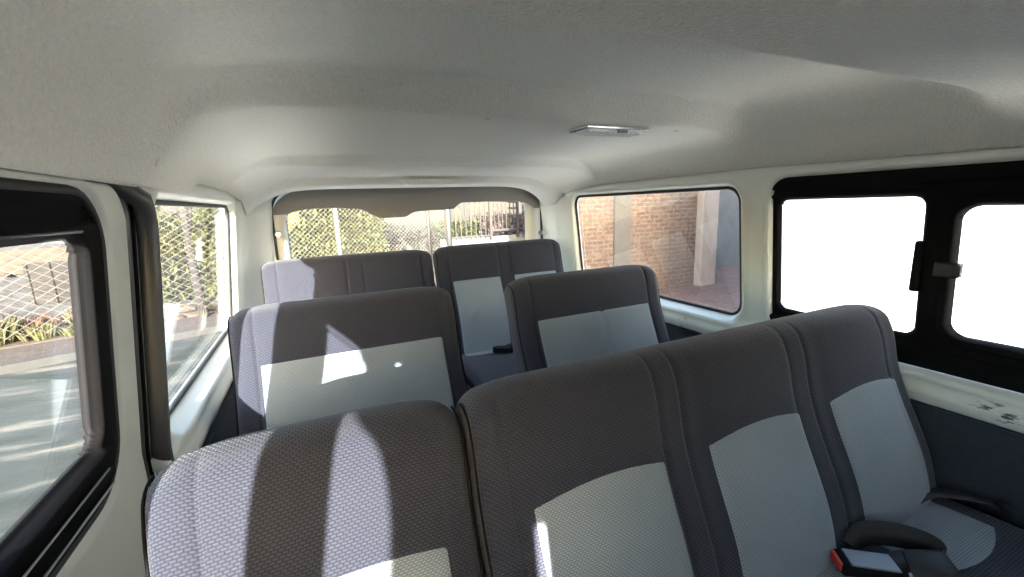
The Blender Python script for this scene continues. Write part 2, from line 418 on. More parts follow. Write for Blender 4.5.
# grey upper trim: outline over the glass with the dropped middle
def bez(p0, p1, p2, n=10): return [((1-t)**2*p0[0]+2*t*(1-t)*p1[0]+t*t*p2[0], (1-t)**2*p0[1]+2*t*(1-t)*p1[1]+t*t*p2[1]) for t in [k/n for k in range(n+1)]]
top = bez((-.664, 1.212), (-.655, 1.318), (-.46, 1.342), 10)+[(-.2, 1.348), (.05, 1.348), (.30, 1.343)]+bez((.52, 1.342), (.745, 1.315), (.758, 1.198), 10)
bot = bez((.715, 1.195), (.665, 1.247), (.55, 1.238), 8)+[(.40, 1.243), (.265, 1.242), (.245, 1.236), (.215, 1.212), (.20, 1.208), (.10, 1.206), (.02, 1.204), (-.015, 1.198), (-.045, 1.180), (-.06, 1.177), (-.17, 1.176), (-.19, 1.180), (-.265, 1.222), (-.285, 1.228)]+bez((-.36, 1.233), (-.555, 1.245), (-.60, 1.212), 8)
bm = bmesh.new(); prism(bm, top+bot, 2.292, 2.326)
bmesh.ops.triangulate(bm, faces=[f for f in bm.faces if len(f.verts) > 4])
under(tg, link('upper_trim', bm, M['grey_plastic']))
# little bump stops on the pillars
for nm, p, l in (('bump_stop', (-.648, 2.262, 1.125), 'small grey bump stop on the left rear pillar beside the tailgate seal'), ('bump_stop', (.742, 2.255, 1.050), 'small round grey bump stop on the right rear pillar beside the tailgate seal')):
    t = thing(nm, l, 'bump stop', p)
    bm = bmesh.new(); tube(bm, [(p[0], p[1]-.012, p[2]), (p[0], p[1]+.035, p[2])], .012, 14); under(t, link('stop_body', bm, M['grey_rubber']))
    bm = bmesh.new(); tube(bm, [(p[0], p[1]-.020, p[2]), (p[0], p[1]-.012, p[2])], lambda q: .0145 if q > .5 else .010, 14); under(t, link('stop_cap', bm, M['alu']))

# sliding door on the left
dr = thing('sliding_door', 'white sliding side door with black framed window on the left', 'door', (-.80, .35, .1))
DG1 = (.468, .757, .905, 1.196, .03); DG2 = (-.27, .11, .905, 1.238, .05)
DF = (-.315, .812, .815, 1.262, .085)
def door_fn(a, b):
    x = .817-.11*(b-.82)
    x = np.where(b < .82, .817, x)
    d = sdf_rr(a, b, DF); x = x-.008*sstep(.002, .012, d)
    x = x-.014*sstep(.80, .70, b) if False else x
    return -x, a, b
bm = sheet(np.linspace(-.33, .886, 240), np.linspace(.10, 1.281, 220), [(DF[0]+.01, DF[1]-.01, DF[2]+.01, DF[3]-.01, .075)], (-.328, .884, .105, 1.270, .07), door_fn, flip=True)
under(dr, link('door_panel', bm, M['paint'], smooth=True, solid=(.018, 1)))
def dframe_fn(a, b):
    x = Xg(b)-.002
    d = sdf_rr(a, b, DF); dg = np.minimum(sdf_rr(a, b, DG1), sdf_rr(a, b, DG2))
    x = x+.010*sstep(-.006, .004, d)
    x = x+.012*(1-sstep(0, .010, dg))
    x = x+.008*sstep(1.213, 1.218, b)*(1-sstep(1.238, 1.243, b))            # top channel
    x = x-(.010*sstep(.902, .894, b)+.004*sstep(.868, .862, b))*sstep(.012, .045, -d)               # bottom ledge
    return -x, a, b
bm = sheet(np.linspace(-.32, .82, 330), np.linspace(.81, 1.27, 134), [DG1, DG2], DF, dframe_fn, flip=True)
under(dr, link('window_frame', bm, M['black'], smooth=True, solid=(.010, 1)))
for G in (DG1, DG2): under(dr, pane(G, -1, 'glass', None, off=.008, grow=.006))
bm = bmesh.new()
for zz, oo in ((.876, -.0145), (.854, -.0185)):
    tube(bm, [(-(Xg(zz)+oo), -.28+1.015*k/8, zz) for k in range(9)], .0016, 6)
under(dr, link('track_line', bm, M['alu']))
bm = bmesh.new()
for zz, oo in ((1.206, -.004), ):
    tube(bm, [(-(Xg(zz)+oo), -.28+1.02*k/8, zz) for k in range(9)], .002, 6)
under(dr, link('track_rail', bm, M['black_gloss']))
bm = bmesh.new(); P = rr_path((DF[0]+.004, DF[1]-.004, DF[2]+.004, DF[3]-.004, .081), seg=.02)
tube(bm, [(-(Xg(z)+.003), y, z) for y, z in P], .007, 8, True)
under(dr, link('window_rubber', bm, M['rubber'], smooth=True))
# door opening weather strips on the body
def dseal(name, label, grow, xoff, r, mat, flat=1.0):
    R = (DOOR[0]-grow, DOOR[1]+grow, DOOR[2]-grow, DOOR[3]+grow*.1, DOOR[4]+grow)
    P = rr_path(R, 12, .02); bm = bmesh.new()
    tube(bm, [(-(float(Xin(max(z, .81)))+xoff+.012+.034*max(0, min(1, (z-1.250)/.03))), y, z) for y, z in P], r, 10, True, flat)
    return tag(link(name, bm, mat, smooth=True), label, 'seal')
dseal('door_seal', 'thick inner ribbed rubber strip edging the sliding door opening', .022, -.022, .0165, M['seal_rubber'])
dseal('door_weatherstrip', 'thin outer rubber strip between sliding door and ribbed seal', -.006, .0, .0095, M['seal_rubber'])
dseal('door_groove_strip', 'narrow black groove strip between the two door seals', .002, -.008, .005, M['black'])

# dome lamp and rear lamp
def lamp(name, label, x, y, wx, wy, cat='lamp'):
    z = float(ceil_s(np.array(x), np.array(y)))
    t = thing(name, label, cat, (x, y, z))
    bm = bmesh.new(); box(bm, x-wx/2, x+wx/2, y-wy/2, y+wy/2, z-.010, z+.012, .004); under(t, link('bezel', bm, M['chrome'], smooth=False))
    bm = bmesh.new(); box(bm, x-wx*.43, x+wx*.43, y-wy*.36, y+wy*.36, z-.016, z-.006, .004)
    for k in range(9): box(bm, x-wx*.40+k*wx*.1, x-wx*.37+k*wx*.1, y-wy*.33, y+wy*.33, z-.018, z-.014)
    under(t, link('lens', bm, M['lens']))
    bm = bmesh.new(); box(bm, x+wx*.02, x+wx*.16, y-wy*.46, y-wy*.33, z-.018, z-.008, .002); under(t, link('switch', bm, M['grey_plastic']))
    return t
lamp('dome_lamp', 'chrome rimmed interior dome lamp on the middle of the headliner', .268, 1.003, .205, .088)
bm = bmesh.new(); z0 = 1.352
prism(bm, [(-.11, 1.352), (.22, 1.352), (.16, 1.330), (-.06, 1.330)], 2.06, 2.12)
t = thing('rear_lamp', 'slim lamp set in the rear headliner step above the back window', 'lamp', (.05, 2.06, 1.352))
under(t, link('housing', bm, M['felt']))
bm = bmesh.new(); box(bm, -.02, .12, 2.052, 2.064, 1.344, 1.352, .002); under(t, link('lens', bm, M['lens']))

# ------------------------------------------------------------------ seats
TH = math.atan(.345); ct, st = math.cos(TH), math.sin(TH)
def make_seat(name, label, x0, x1, ytop, ztop, inserts, seams, mids=(), arch=.012, ins_top=.16, cush_ins=(), cz=.55, cdepth=.43, group='van passenger seats', pucker=False, cfront=.27):
    """bench facing forward (-Y). inserts: list of (xa, xb) light panels on the backrest"""
    H = (ztop-cz)/ct+.10; T = .105; r = .046
    root = thing(name, label, 'seat', ((x0+x1)/2, ytop-.35, .06), group)
    # frame of the back: origin at the top front line, h measured down
    def W(x, d, h):      # d rearwards through the back, h downwards from the top
        h = h+.011*(math.exp(-((x-x0)/.05)**2)+math.exp(-((x-x1)/.05)**2))*max(0, 1-h/.25)
        return (x, ytop-h*st+d*ct-.012, ztop-h*ct-d*st+.002)
    def bulge(x, h):
        b = 0
        for xa, xb in inserts:
            if xa < x < xb:
                u = (x-xa)/(xb-xa); v = min(max((h-.02)/(H-.02), 0), 1)
                b += .012*(4*u*(1-u))**.6*(4*v*(1-v))**.5
        for sx in seams: b -= .004*math.exp(-((x-sx)/.0035)**2)
        # belly: the top roll is thicker than the waist
        b += .010*math.exp(-((h-.07)/.06)**2)+.016*math.exp(-((h-.36)/.12)**2)
        return b
    def loop(inset, x):
        L = []
        hi = inset
        rr = max(r-inset*.6, .012)
        nA = 7
        # start bottom front, up the front, over the top, down the back
        for k in range(26): 
            h = H-(H-r)*k/25; L.append((inset-bulge(x, h)*(1 if inset < .02 else .3), h))
        for k in range(1, nA+1):
            a = math.pi/2*k/nA; L.append((r-(r-inset)*math.cos(a)-bulge(x, r)*math.cos(a)*(1 if inset < .02 else .3), r-(r-hi)*math.sin(a)))
        for k in range(1, nA+1):
            a = math.pi/2*k/nA; L.append((T-r+(r-inset)*math.sin(a), r-(r-hi)*math.cos(a)))
        for k in range(1, 9): L.append((T-inset, r+(H-r)*k/8))
        return L
    re = .034
    xsn = [x0+re*(1-math.cos(math.pi/2*k/7)) for k in range(8)]; ins = [re*(1-math.sin(math.pi/2*k/7)) for k in range(8)]
    inner = set()
    n = int((x1-x0-2*re)/.012)
    for k in range(1, n): inner.add(x0+re+(x1-x0-2*re)*k/n)
    for sx in seams:
        inner = {q for q in inner if abs(q-sx) > .008}
        inner |= {sx-.006, sx-.003, sx, sx+.003, sx+.006}
    inner = sorted(q for q in inner if x0+re+.002 < q < x1-re-.002)
    cols = list(zip(xsn, ins))+[(q, 0) for q in inner]+[(x1-(a-x0), b) for a, b in list(zip(xsn, ins))[::-1]]
    bm = bmesh.new(); rings = [[bm.verts.new(W(x, d, h)) for d, h in loop(i, x)] for x, i in cols]
    for A, B in zip(rings, rings[1:]):
        for k in range(len(A)-1): bm.faces.new((A[k], B[k], B[k+1], A[k+1]))
        bm.faces.new((A[-1], B[-1], B[0], A[0]))
    bm.faces.new(rings[0][::-1]); bm.faces.new(rings[-1])
    bmesh.ops.recalc_face_normals(bm, faces=bm.faces[:])
    back = under(root, link('backrest', bm, M['cloth_dark'], smooth=True))
    # light grey cloth panels
    for xa, xb in inserts:
        bm = bmesh.new(); nx = max(16, int((xb-xa)/.009)); nh = 40
        V = {}
        for i in range(nx+1):
            u = i/nx; x = xa+(xb-xa)*u
            # the arched upper edge
            h0 = ins_top-arch*4*u*(1-u)
            for j in range(nh+1):
                v = j/nh; h = h0+(H-.045-h0)*v
                d = -bulge(x, h)-.0022
                if i in (0, nx) or j in (0, nh): d += .0045
                for mx in mids:
                    d += .003*math.exp(-((x-mx)/.005)**2)
                if pucker:
                    for qx, qh in ((.155, .355), (.29, .33)):
                        e1 = (x-qx)*.8+(h-qh)*.6; e2 = -(x-qx)*.6+(h-qh)*.8
                        d -= .0045*math.exp(-(e1/.012)**2-(e2/.035)**2)+.004*math.exp(-(((x-qx-.02)*.7-(h-qh)*.7)/.012)**2-(((x-qx-.02)*.7+(h-qh)*.7)/.03)**2)
                V[i, j] = bm.verts.new(W(x, d, h))
        for i in range(nx):
            for j in range(nh): bm.faces.new((V[i, j], V[i, j+1], V[i+1, j+1], V[i+1, j]))
        bmesh.ops.recalc_face_normals(bm, faces=bm.faces[:])
        o = link('insert_panel', bm, M['cloth_light'], parent=back, smooth=True); o['label'] = 'light grey woven backrest panel'
    # piping down both ends
    for xx, s_ in ((x0, 1), (x1, -1)):
        bm = bmesh.new(); tube(bm, [W(xx+s_*.0025, min(d+.006, T), h) for d, h in loop(.012, xx)[2:32]], .0018, 6)
        link('piping', bm, M['black'], parent=back, smooth=True)
    # cushion
    yb = ytop-(ztop-cz)*.345+.02; yf = yb-cdepth
    bm = bmesh.new(); nx = 24; ny = 22
    def cloop(inset):
        L = []; rf = .05; th = .15
        for k in range(9): L.append((yb-inset*.3-(yb-yf-rf)*k/8, cz-inset+.012*math.sin(math.pi*k/8)))
        for k in range(1, 8):
            a = math.pi/2*k/7; L.append((yf+rf-(rf-inset*.4)*math.sin(a), cz-inset-rf+rf*math.cos(a)))
        for k in range(1, 4): L.append((yf+inset*.4+.01*k, cz-inset-rf-(th-rf)*k/3))
        L.append((yb-inset*.3, cz-th))
        return L
    cols = list(zip(xsn, ins))+[(x0+re+(x1-x0-2*re)*k/nx, 0) for k in range(1, nx)]+[(x1-(a-x0), b) for a, b in list(zip(xsn, ins))[::-1]]
    rings = [[bm.verts.new((x, y, z)) for y, z in cloop(i)] for x, i in cols]
    for A, B in zip(rings, rings[1:]):
        for k in range(len(A)): bm.faces.new((A[k], B[k], B[(k+1) % len(A)], A[(k+1) % len(A)]))
    bm.faces.new(rings[0][::-1]); bm.faces.new(rings[-1]); bmesh.ops.recalc_face_normals(bm, faces=bm.faces[:])
    cush = under(root, link('cushion', bm, M['cloth_dark'], smooth=True))
    for xa, xb in (cush_ins or inserts):
        bm = bmesh.new(); V = {}; n1, n2 = 16, 16; dfr = yb-.02-(ytop-cfront)
        for i in range(n1+1):
            u = i/n1
            for j in range(n2+1):
                v = j/n2; y = yb-.035-(dfr-.02+.03*4*u*(1-u))*v
                t = (yb-y)/(yb-yf-.05)
                z = cz+.012*math.sin(math.pi*min(max(t, 0), 1))+(.0022 if 0 < i < n1 and 0 < j < n2 else -.002)
                V[i, j] = bm.verts.new((xa+(xb-xa)*u, y, z))
        for i in range(n1):
            for j in range(n2): bm.faces.new((V[i, j], V[i+1, j], V[i+1, j+1], V[i, j+1]))
        bmesh.ops.recalc_face_normals(bm, faces=bm.faces[:])
        o = link('insert_panel', bm, M['cloth_light'], parent=cush, smooth=True); o['label'] = 'light grey woven cushion panel'
    # tubular frame and legs
    bm = bmesh.new(); box(bm, x0+.03, x1-.03, yf+.05, yb-.02, cz-.175, cz-.149, .006)
    under(root, link('seat_frame', bm, M['black']))
    for lx in (x0+.06, x1-.06):
        bm = bmesh.new(); tube(bm, [(lx, yf+.09, .06), (lx, yf+.09, cz-.16)], .016, 10); tube(bm, [(lx, yb-.06, .06), (lx, yb-.06, cz-.16)], .016, 10)
        box(bm, lx-.025, lx+.025, yf+.05, yb-.02, .06, .072, .003)
        under(root, link('leg', bm, M['black'], smooth=False))
    return root
R1 = [(-.266, -.016), (.073, .326), (.414, .665)]
make_seat('bench_seat', 'nearest dark grey bench seat on the right with three light grey panels', -.333, .722, .545, .970, R1,
          [-.288, -.014, .054-.02, .322, .374, .640], arch=.016, ins_top=.178)
make_seat('jump_seat', 'single dark grey seat in the nearest row beside the sliding door', -.694, -.340, .545, .968, [(-.640, -.381)], [-.642, -.376], arch=.014, ins_top=.182)
make_seat('bench_seat', 'second row bench on the left under the quarter window, one wide grey panel', -.712, -.146, 1.21, 1.004, [(-.655, -.194)], [-.657, -.192], arch=.0, ins_top=.150, cfront=.23)
make_seat('bench_seat', 'second row double seat right of the aisle with a centre seam', .044, .626, 1.21, 1.000, [(.102, .558)], [.100, .560], mids=(.345,), arch=.0, ins_top=.146, cfront=.23)
make_seat('bench_seat', 'rearmost bench half on the left under the back window', -.716, .001, 2.04, 1.036, [(-.655, -.388), (-.313, -.056)], [-.657, -.386, -.315, -.052], arch=.0, ins_top=.186, cfront=.23, cz=.53)
make_seat('bench_seat', 'rearmost bench half on the right with puckered grey panel', .022, .716, 2.04, 1.042, [(.078, .336), (.403, .660)], [.076, .338, .401, .662], arch=.0, ins_top=.184, pucker=True, cfront=.23, cz=.53)

# ------------------------------------------------------------------ seat belts
def ribbon(bm, pts, w, th=.0016, side=None):
    """flat webbing along pts; side = list of width directions or one vector"""
    pts = [Vector(p) for p in pts]; n = len(pts); rows = []
    for i, p in enumerate(pts):
        t = (pts[min(i+1, n-1)]-pts[max(i-1, 0)]).normalized()
        s = Vector(side[i] if isinstance(side, list) else side); s = (s-t*s.dot(t)).normalized(); u = t.cross(s)
        rows.append([bm.verts.new(p+s*a*w/2+u*b*th/2) for a, b in ((-1, -1), (1, -1), (1, 1), (-1, 1))])
    for A, B in zip(rows, rows[1:]):
        for k in range(4): bm.faces.new((A[k], A[(k+1) % 4], B[(k+1) % 4], B[k]))
    bm.faces.new(rows[0][::-1]); bm.faces.new(rows[-1]); bmesh.ops.recalc_face_normals(bm, faces=bm.faces[:])
def smooth_path(P, n=8):
    P = [Vector(p) for p in P]; out = []
    for i in range(len(P)-1):
        p0, p1, p2, p3 = P[max(i-1, 0)], P[i], P[i+1], P[min(i+2, len(P)-1)]
        for k in range(n):
            t = k/n; out.append(.5*((2*p1)+(p2-p0)*t+(2*p0-5*p1+4*p2-p3)*t*t+(3*p1-p0-3*p2+p3)*t**3))
    out.append(P[-1]); return out
def belt_buckle(loc, rz, tilt, label, scale=1.0, red=True):
    t = thing('seat_belt_buckle', label, 'seat belt', loc, 'seat belts')
    t.rotation_euler = (tilt, 0, rz); t.scale = (scale,)*3
    bm = bmesh.new(); box(bm, -.022, .022, -.055, .035, 0, .022, .006); bb = link('buckle_body', bm, M['black'], parent=t)
    bm = bmesh.new(); box(bm, -.0195, .0195, -.052, .022, .0205, .0245, .002); o = link('buckle_face', bm, M['buckle_grey' if red else 'black_gloss'], parent=bb)
    if red: o['label'] = 'grey buckle face'
    bm = bmesh.new(); box(bm, -.017, .017, .031, .0385, .005, .0205, .002); o = link('release_button', bm, M['red' if red else 'black'], parent=bb)
    if red: o['label'] = 'red release button'
    return t
b = belt_buckle((0.310, 0.338, 0.566), math.radians(52), 0, 'black and grey belt buckle with red button on nearest bench cushion')
bm = bmesh.new()
ribbon(bm, smooth_path([(0.352, 0.315, 0.572), (0.390, 0.298, 0.578), (0.415, 0.278, 0.583), (0.425, 0.263, 0.590), (0.410, 0.253, 0.602), (0.380, 0.263, 0.606), (0.350, 0.288, 0.598)]), .045, side=(0.285, 0.787, 0.450))
o = link('webbing', bm, M['webbing'], smooth=True); o.parent = b; o.matrix_parent_inverse = (Matrix.Translation(b.location)@b.rotation_euler.to_matrix().to_4x4()).inverted()
bm = bmesh.new()
ribbon(bm, smooth_path([(0.345, 0.368, 0.572), (0.375, 0.368, 0.590), (0.420, 0.338, 0.594), (0.450, 0.298, 0.588), (0.438, 0.271, 0.578), (0.390, 0.255, 0.572), (0.340, 0.233, 0.568)]), .042, side=(.2, .4, 1))
t = thing('lap_belt', 'black lap belt webbing folded over beside the red buttoned buckle', 'seat belt', (0.390, 0.293, 0.565), 'seat belts')
under(t, link('belt_strap', bm, M['webbing'], smooth=True))
bm = bmesh.new(); box(bm, -.013, .013, -.022, .022, 0, .002, 0, Matrix.Translation((0.352, 0.263, 0.590))@Matrix.Rotation(.5, 4, 'Z')@Matrix.Rotation(-.3, 4, 'X'))
o = under(t, link('belt_tag', bm, M['white_tag'])); o['label'] = 'white care tag'
bm = bmesh.new()
ribbon(bm, smooth_path([(0.600, 0.394, 0.562), (0.645, 0.381, 0.576), (0.690, 0.348, 0.577), (0.725, 0.306, 0.574), (0.715, 0.276, 0.567)]), .045, side=(-.5, -.75, .15))
t = thing('lap_belt', 'black lap belt lying from the seat crease towards the side wall', 'seat belt', (0.660, 0.356, 0.562), 'seat belts')
under(t, link('belt_strap', bm, M['webbing'], smooth=True))
bm = bmesh.new(); box(bm, .596, .612, .375, .410, .556, .570, .003); under(t, link('belt_anchor', bm, M['black_gloss']))
bk = belt_buckle((0.235, 1.760, 0.547), math.radians(65), 0, 'black belt buckle lying on the rearmost right bench cushion', red=False)
bm = bmesh.new(); ribbon(bm, smooth_path([(0.270, 1.770, 0.552), (0.310, 1.760, 0.560), (0.350, 1.770, 0.556), (0.385, 1.795, 0.552)]), .045, side=(0, .6, .6))
t = thing('lap_belt', 'short black strap lying beside the buckle on the rearmost right cushion', 'seat belt', (0.330, 1.770, 0.547), 'seat belts')
under(t, link('belt_strap', bm, M['webbing'], smooth=True))

# ------------------------------------------------------------------ outside
G0 = -.65
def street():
    m, nt, b = nodes('sun_streaked_street'); setp(b, rough=.95, spec=.15)
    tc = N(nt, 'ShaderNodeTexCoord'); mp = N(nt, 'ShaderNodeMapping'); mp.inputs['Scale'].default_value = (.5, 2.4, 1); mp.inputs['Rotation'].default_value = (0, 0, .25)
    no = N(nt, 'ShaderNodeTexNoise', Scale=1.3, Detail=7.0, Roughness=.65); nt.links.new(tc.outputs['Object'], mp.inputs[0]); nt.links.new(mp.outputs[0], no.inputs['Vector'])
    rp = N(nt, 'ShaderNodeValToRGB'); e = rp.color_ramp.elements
    e[0].position = .36; e[0].color = (.020, .025, .023, 1); e[1].position = .66; e[1].color = (.105, .097, .082, 1)  # pale end of the ramp stands in for streaks of sun
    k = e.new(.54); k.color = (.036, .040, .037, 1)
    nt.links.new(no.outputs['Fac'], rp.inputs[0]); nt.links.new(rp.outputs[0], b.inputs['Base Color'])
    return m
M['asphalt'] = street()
M['bounce_ground'] = simple('pale_bounce_ground', (.82, .81, .78), .9, var=.1, scale=3)
M['pavement'] = brick_mat('pink_brick_pavement', (0.0510, 0.0372, 0.0312), (0.0600, 0.0468, 0.0408), (0.0660, 0.0600, 0.0540), .22, .11, .012, 'XY')
M['kerb'] = simple('kerb_concrete', (0.0207, 0.0207, 0.0203), .9, var=.2, scale=8)
M['soil'] = simple('dry_soil', (0.0405, 0.0290, 0.0189), .95, var=.4, scale=9)
M['blockwall'] = brick_mat('shaded_block_wall', (0.0337, 0.0337, 0.0356), (0.0365, 0.0365, 0.0388), (0.0286, 0.0286, 0.0305), .42, .20, .006, 'XZ', .15)  # grey tone carries the shade on the lower wall
M['tan'] = simple('sunlit_tan_render', (0.0510, 0.0402, 0.0292), .9, var=.12, scale=5)
M['louvre'] = simple('dark_wood_louvre', (0.0047, 0.0028, 0.0027), .6, var=.3, scale=14)
M['wire'] = simple('galvanised_wire', (0.1006, 0.0941, 0.0888), .5, metal=.1)
M['stone'] = simple('fieldstone', (0.0364, 0.0265, 0.0184), .9, var=.45, scale=7, bump=.6, bscale=12, bdist=.03)
M['mortar'] = simple('stone_mortar', (0.050, 0.043, 0.035), .95, var=.3, scale=12)
M['leaf_a'] = simple('bamboo_leaf', (0.0325, 0.0386, 0.0073), .6, var=.35, scale=3)
M['leaf_b'] = simple('hedge_leaf', (0.0243, 0.0329, 0.0070), .6, var=.45, scale=3)
M['trunk'] = simple('tree_bark', (0.0136, 0.0115, 0.0095), .9, var=.4, scale=15, bump=.5, bscale=30)
M['hill'] = simple('dry_grass_hill', (0.0263, 0.0221, 0.0121), .95, var=.25, scale=2.5)
M['scrub'] = simple('grey_scrub', (0.0274, 0.0265, 0.0201), .95, var=.4, scale=6)
M['bar'] = simple('rusty_bar', (0.0088, 0.0047, 0.0034), .6, var=.3, scale=20)
M['pipe'] = simple('galvanised_pipe', (0.0296, 0.0303, 0.0303), .5, metal=.3)
M['brick'] = brick_mat('rough_brick', (.115, .072, .056), (.14, .100, .082), (.15, .135, .12), .25, .085, .014, 'XZ', .8)
M['column'] = simple('column_concrete', (.085, .082, .079), .9, var=.25, scale=4)
M['concrete'] = simple('grey_concrete', (0.1128, 0.1088, 0.1064), .9, var=.25, scale=4)
M['post'] = simple('pale_render', (0.2828, 0.2356, 0.2075), .9, var=.15, scale=6)
M['tile'] = brick_mat('red_floor_tile', (.135, .078, .062), (.16, .098, .080), (.20, .15, .13), .33, .33, .008, 'XY', .1, .6)
M['fence_paint'] = simple('weathered_post', (.085, .075, .065), .9, var=.3, scale=9)
M['white'] = simple('white_render', (.36, .36, .355), .9)
M['lowwhite'] = simple('limewashed_wall', (0.1008, 0.1008, 0.0941), .9)
M['bluepipe'] = simple('pale_blue_paint', (0.330, 0.408, 0.444), .5)
M['redleaf'] = simple('reddish_weed', (0.0814, 0.0389, 0.0259), .7, var=.4, scale=8)
M['weed'] = simple('weed_leaf', (0.0540, 0.0540, 0.0180), .7, var=.4, scale=8)

u = Vector((.935, .354, 0)).normalized(); nn = Vector((-.354, .935, 0)).normalized(); P0 = Vector((-3.62, 7.56, 0))
def L(s, n, z=0): return P0+u*s+nn*n+Vector((0, 0, z))
ANG = math.atan2(u.y, u.x)
def lbox(bm, s0, s1, n0, n1, z0, z1, bev=0): box(bm, s0, s1, n0, n1, z0, z1, bev)
LM = Matrix.Translation(P0)@Matrix.Rotation(ANG, 4, 'Z')
def place(o): o.matrix_world = LM; return o
bm = bmesh.new(); box(bm, .95, 4.9, -9, 3.1, G0-.05, G0+.01); box(bm, -2.0, .95, -9, 4.0, G0-.05, G0+.01)  # pale ground out of view, added to bounce sunlight up to the headliner
struct(link('ground_bounce', bm, M['bounce_ground']))
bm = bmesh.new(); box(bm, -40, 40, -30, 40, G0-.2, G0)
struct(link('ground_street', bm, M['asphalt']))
bm = bmesh.new(); lbox(bm, -9, 9, 0, .16, G0-.1, G0+.11, .02)
struct(place(link('kerb', bm, M['kerb'])))
bm = bmesh.new(); lbox(bm, -9, 9, .16, 1.15, G0-.1, G0+.10)
struct(place(link('pavement', bm, M['pavement'])))
bm = bmesh.new(); nb = 40
lbox(bm, -9, 1.10, 1.15, 2.38, G0-.1, G0+.12, .03)
struct(place(link('ground_planting_strip', bm, M['soil'])))
# low block wall with louvred opening
bw = thing('garden_building', 'low block building toned sunlit tan on top and shaded grey below behind the wire fence', 'building', L(0, 2.4, G0)); 
def pplace(root, o):
    o.parent = root; o.matrix_parent_inverse = Matrix.Translation(root.location).inverted(); o.matrix_basis = LM; return o
bm = bmesh.new(); lbox(bm, -9, 1.05, 2.4, 5.5, G0-.2, .40); pplace(bw, link('block_wall', bm, M['blockwall']))
bm = bmesh.new(); lbox(bm, -9, 1.07, 2.385, 5.5, .40, .79); pplace(bw, link('sunlit_tan_band', bm, M['tan']))  # tan band over grey base puts the wall's sun and shade into colour
bm = bmesh.new()
ws0, ws1, wz0, wz1 = -.43, .62, -.13, .56
lbox(bm, ws0, ws1, 2.36, 2.375, wz0, wz1)
for k in range(5):
    a = ws0+(ws1-ws0)*k/4; lbox(bm, a-.02, a+.02, 2.335, 2.365, wz0, wz1)
for k in range(10):
    z = wz0+(wz1-wz0)*(k+.5)/10; lbox(bm, ws0, ws1, 2.345, 2.362, z-.008, z+.008)
pplace(bw, link('louvred_window', bm, M['louvre']))
bm = bmesh.new(); lbox(bm, -.66, -.58, 2.33, 2.40, .37, .43, .02); pplace(bw, link('wall_spout', bm, M['louvre']))
# stone retaining wall
sw = thing('stone_wall', 'low fieldstone wall below the hedge along the pavement', 'wall', L(4, 1.2, G0))
bm = bmesh.new(); lbox(bm, 1.12, 8, 1.24, 1.6, G0-.1, G0+.34); pplace(sw, link('mortar_core', bm, M['mortar']))
bm = bmesh.new()
for row in range(2):
    s = 1.12+row*.14
    while s < 7.9:
        wd = random.uniform(.22, .38); hh = random.uniform(.14, .17)
        r_ = bmesh.ops.create_icosphere(bm, subdivisions=2, radius=.5)['verts']
        for v in r_: v.co = Vector((math.copysign(abs(v.co.x*2)**.6/2, v.co.x), math.copysign(abs(v.co.y*2)**.6/2, v.co.y), math.copysign(abs(v.co.z*2)**.6/2, v.co.z)))+Vector([random.uniform(-.03, .03) for _ in range(3)])
        bmesh.ops.scale(bm, vec=(wd*.98, .22, hh), verts=r_); bmesh.ops.translate(bm, vec=(s+wd/2, 1.25, G0+.09+row*.165), verts=r_)
        s += wd
pplace(sw, link('stone_face', bm, M['stone'], smooth=True))
# foliage masses
def leaves(bm, n, sx, sn, sz, ln=.16, wd=.03, droop=.5, prof=None):
    for i in range(n):
        c = Vector((random.uniform(*sx), random.uniform(*sn), random.uniform(*sz)))
        if prof is not None and c.z > prof(c.x): continue
        d = Vector((random.gauss(0, 1), random.gauss(0, 1)-.3, random.gauss(-droop, .8))).normalized()
        s = d.cross(Vector((random.gauss(0, .3), random.gauss(0, .3), 1))).normalized(); l = ln*random.uniform(.6, 1.3); w_ = wd*random.uniform(.7, 1.3)
        up = d.cross(s)*w_*.3
        a = bm.verts.new(c); b1 = bm.verts.new(c+d*l*.45+s*w_-up); c1 = bm.verts.new(c+d*l); d1 = bm.verts.new(c+d*l*.45-s*w_-up); m1 = bm.verts.new(c+d*l*.45)
        bm.faces.new((a, b1, m1)); bm.faces.new((b1, c1, m1)); bm.faces.new((c1, d1, m1)); bm.faces.new((d1, a, m1))
def hedge(name, label, s0, s1, n0, n1, z0, z1, cnt, mat, ln, wd, group=None):
    t = thing(name, label, 'bush', L((s0+s1)/2, (n0+n1)/2, z0), group)
    ph = random.uniform(0, 6)
    prof = lambda x: z1-.22+.16*math.sin(x*2.3+ph)+.10*math.sin(x*6.1)
    bm = bmesh.new(); leaves(bm, cnt, (s0, s1), (n0, n1), (z0, z1), ln, wd, prof=prof)
    pplace(t, link('foliage', bm, mat))
    bm = bmesh.new()
    k = s0+.1
    while k < s1-.05:
        a = random.uniform(-.15, .15); nm = random.uniform(n0+.25, n1-.05)
        tube(bm, [(k, nm, z0-.4), (k+a*.5, nm, (z0+z1)/2), (k+a, nm+.05, z1-.3)], lambda q: .022*(1-.6*q), 6); k += random.uniform(.14, .3)
    pplace(t, link('stem', bm, M['trunk']))
    # dense dark core so that the hedge is not see-through
    bm = bmesh.new(); nxs = 26
    leaves(bm, cnt//3, (s0, s1), (n1-.15, n1+.25), (z0, z1), ln*2.2, wd*3.2, prof=prof)
    pplace(t, link('inner_foliage', bm, M['leaf_b']))
    return t
hedge('bamboo_hedge', 'yellow green leafy hedge above the stone wall by the street', 1.15, 3.35, 1.65, 2.5, G0+.34, 1.45, 5200, M['leaf_a'], .17, .026, 'hedges along the street')
hedge('bamboo_hedge', 'bright leafy hedge behind the back window, left of the fence post', 3.38, 4.70, 1.65, 2.5, G0+.34, 1.85, 4200, M['leaf_a'], .15, .030, 'hedges along the street')
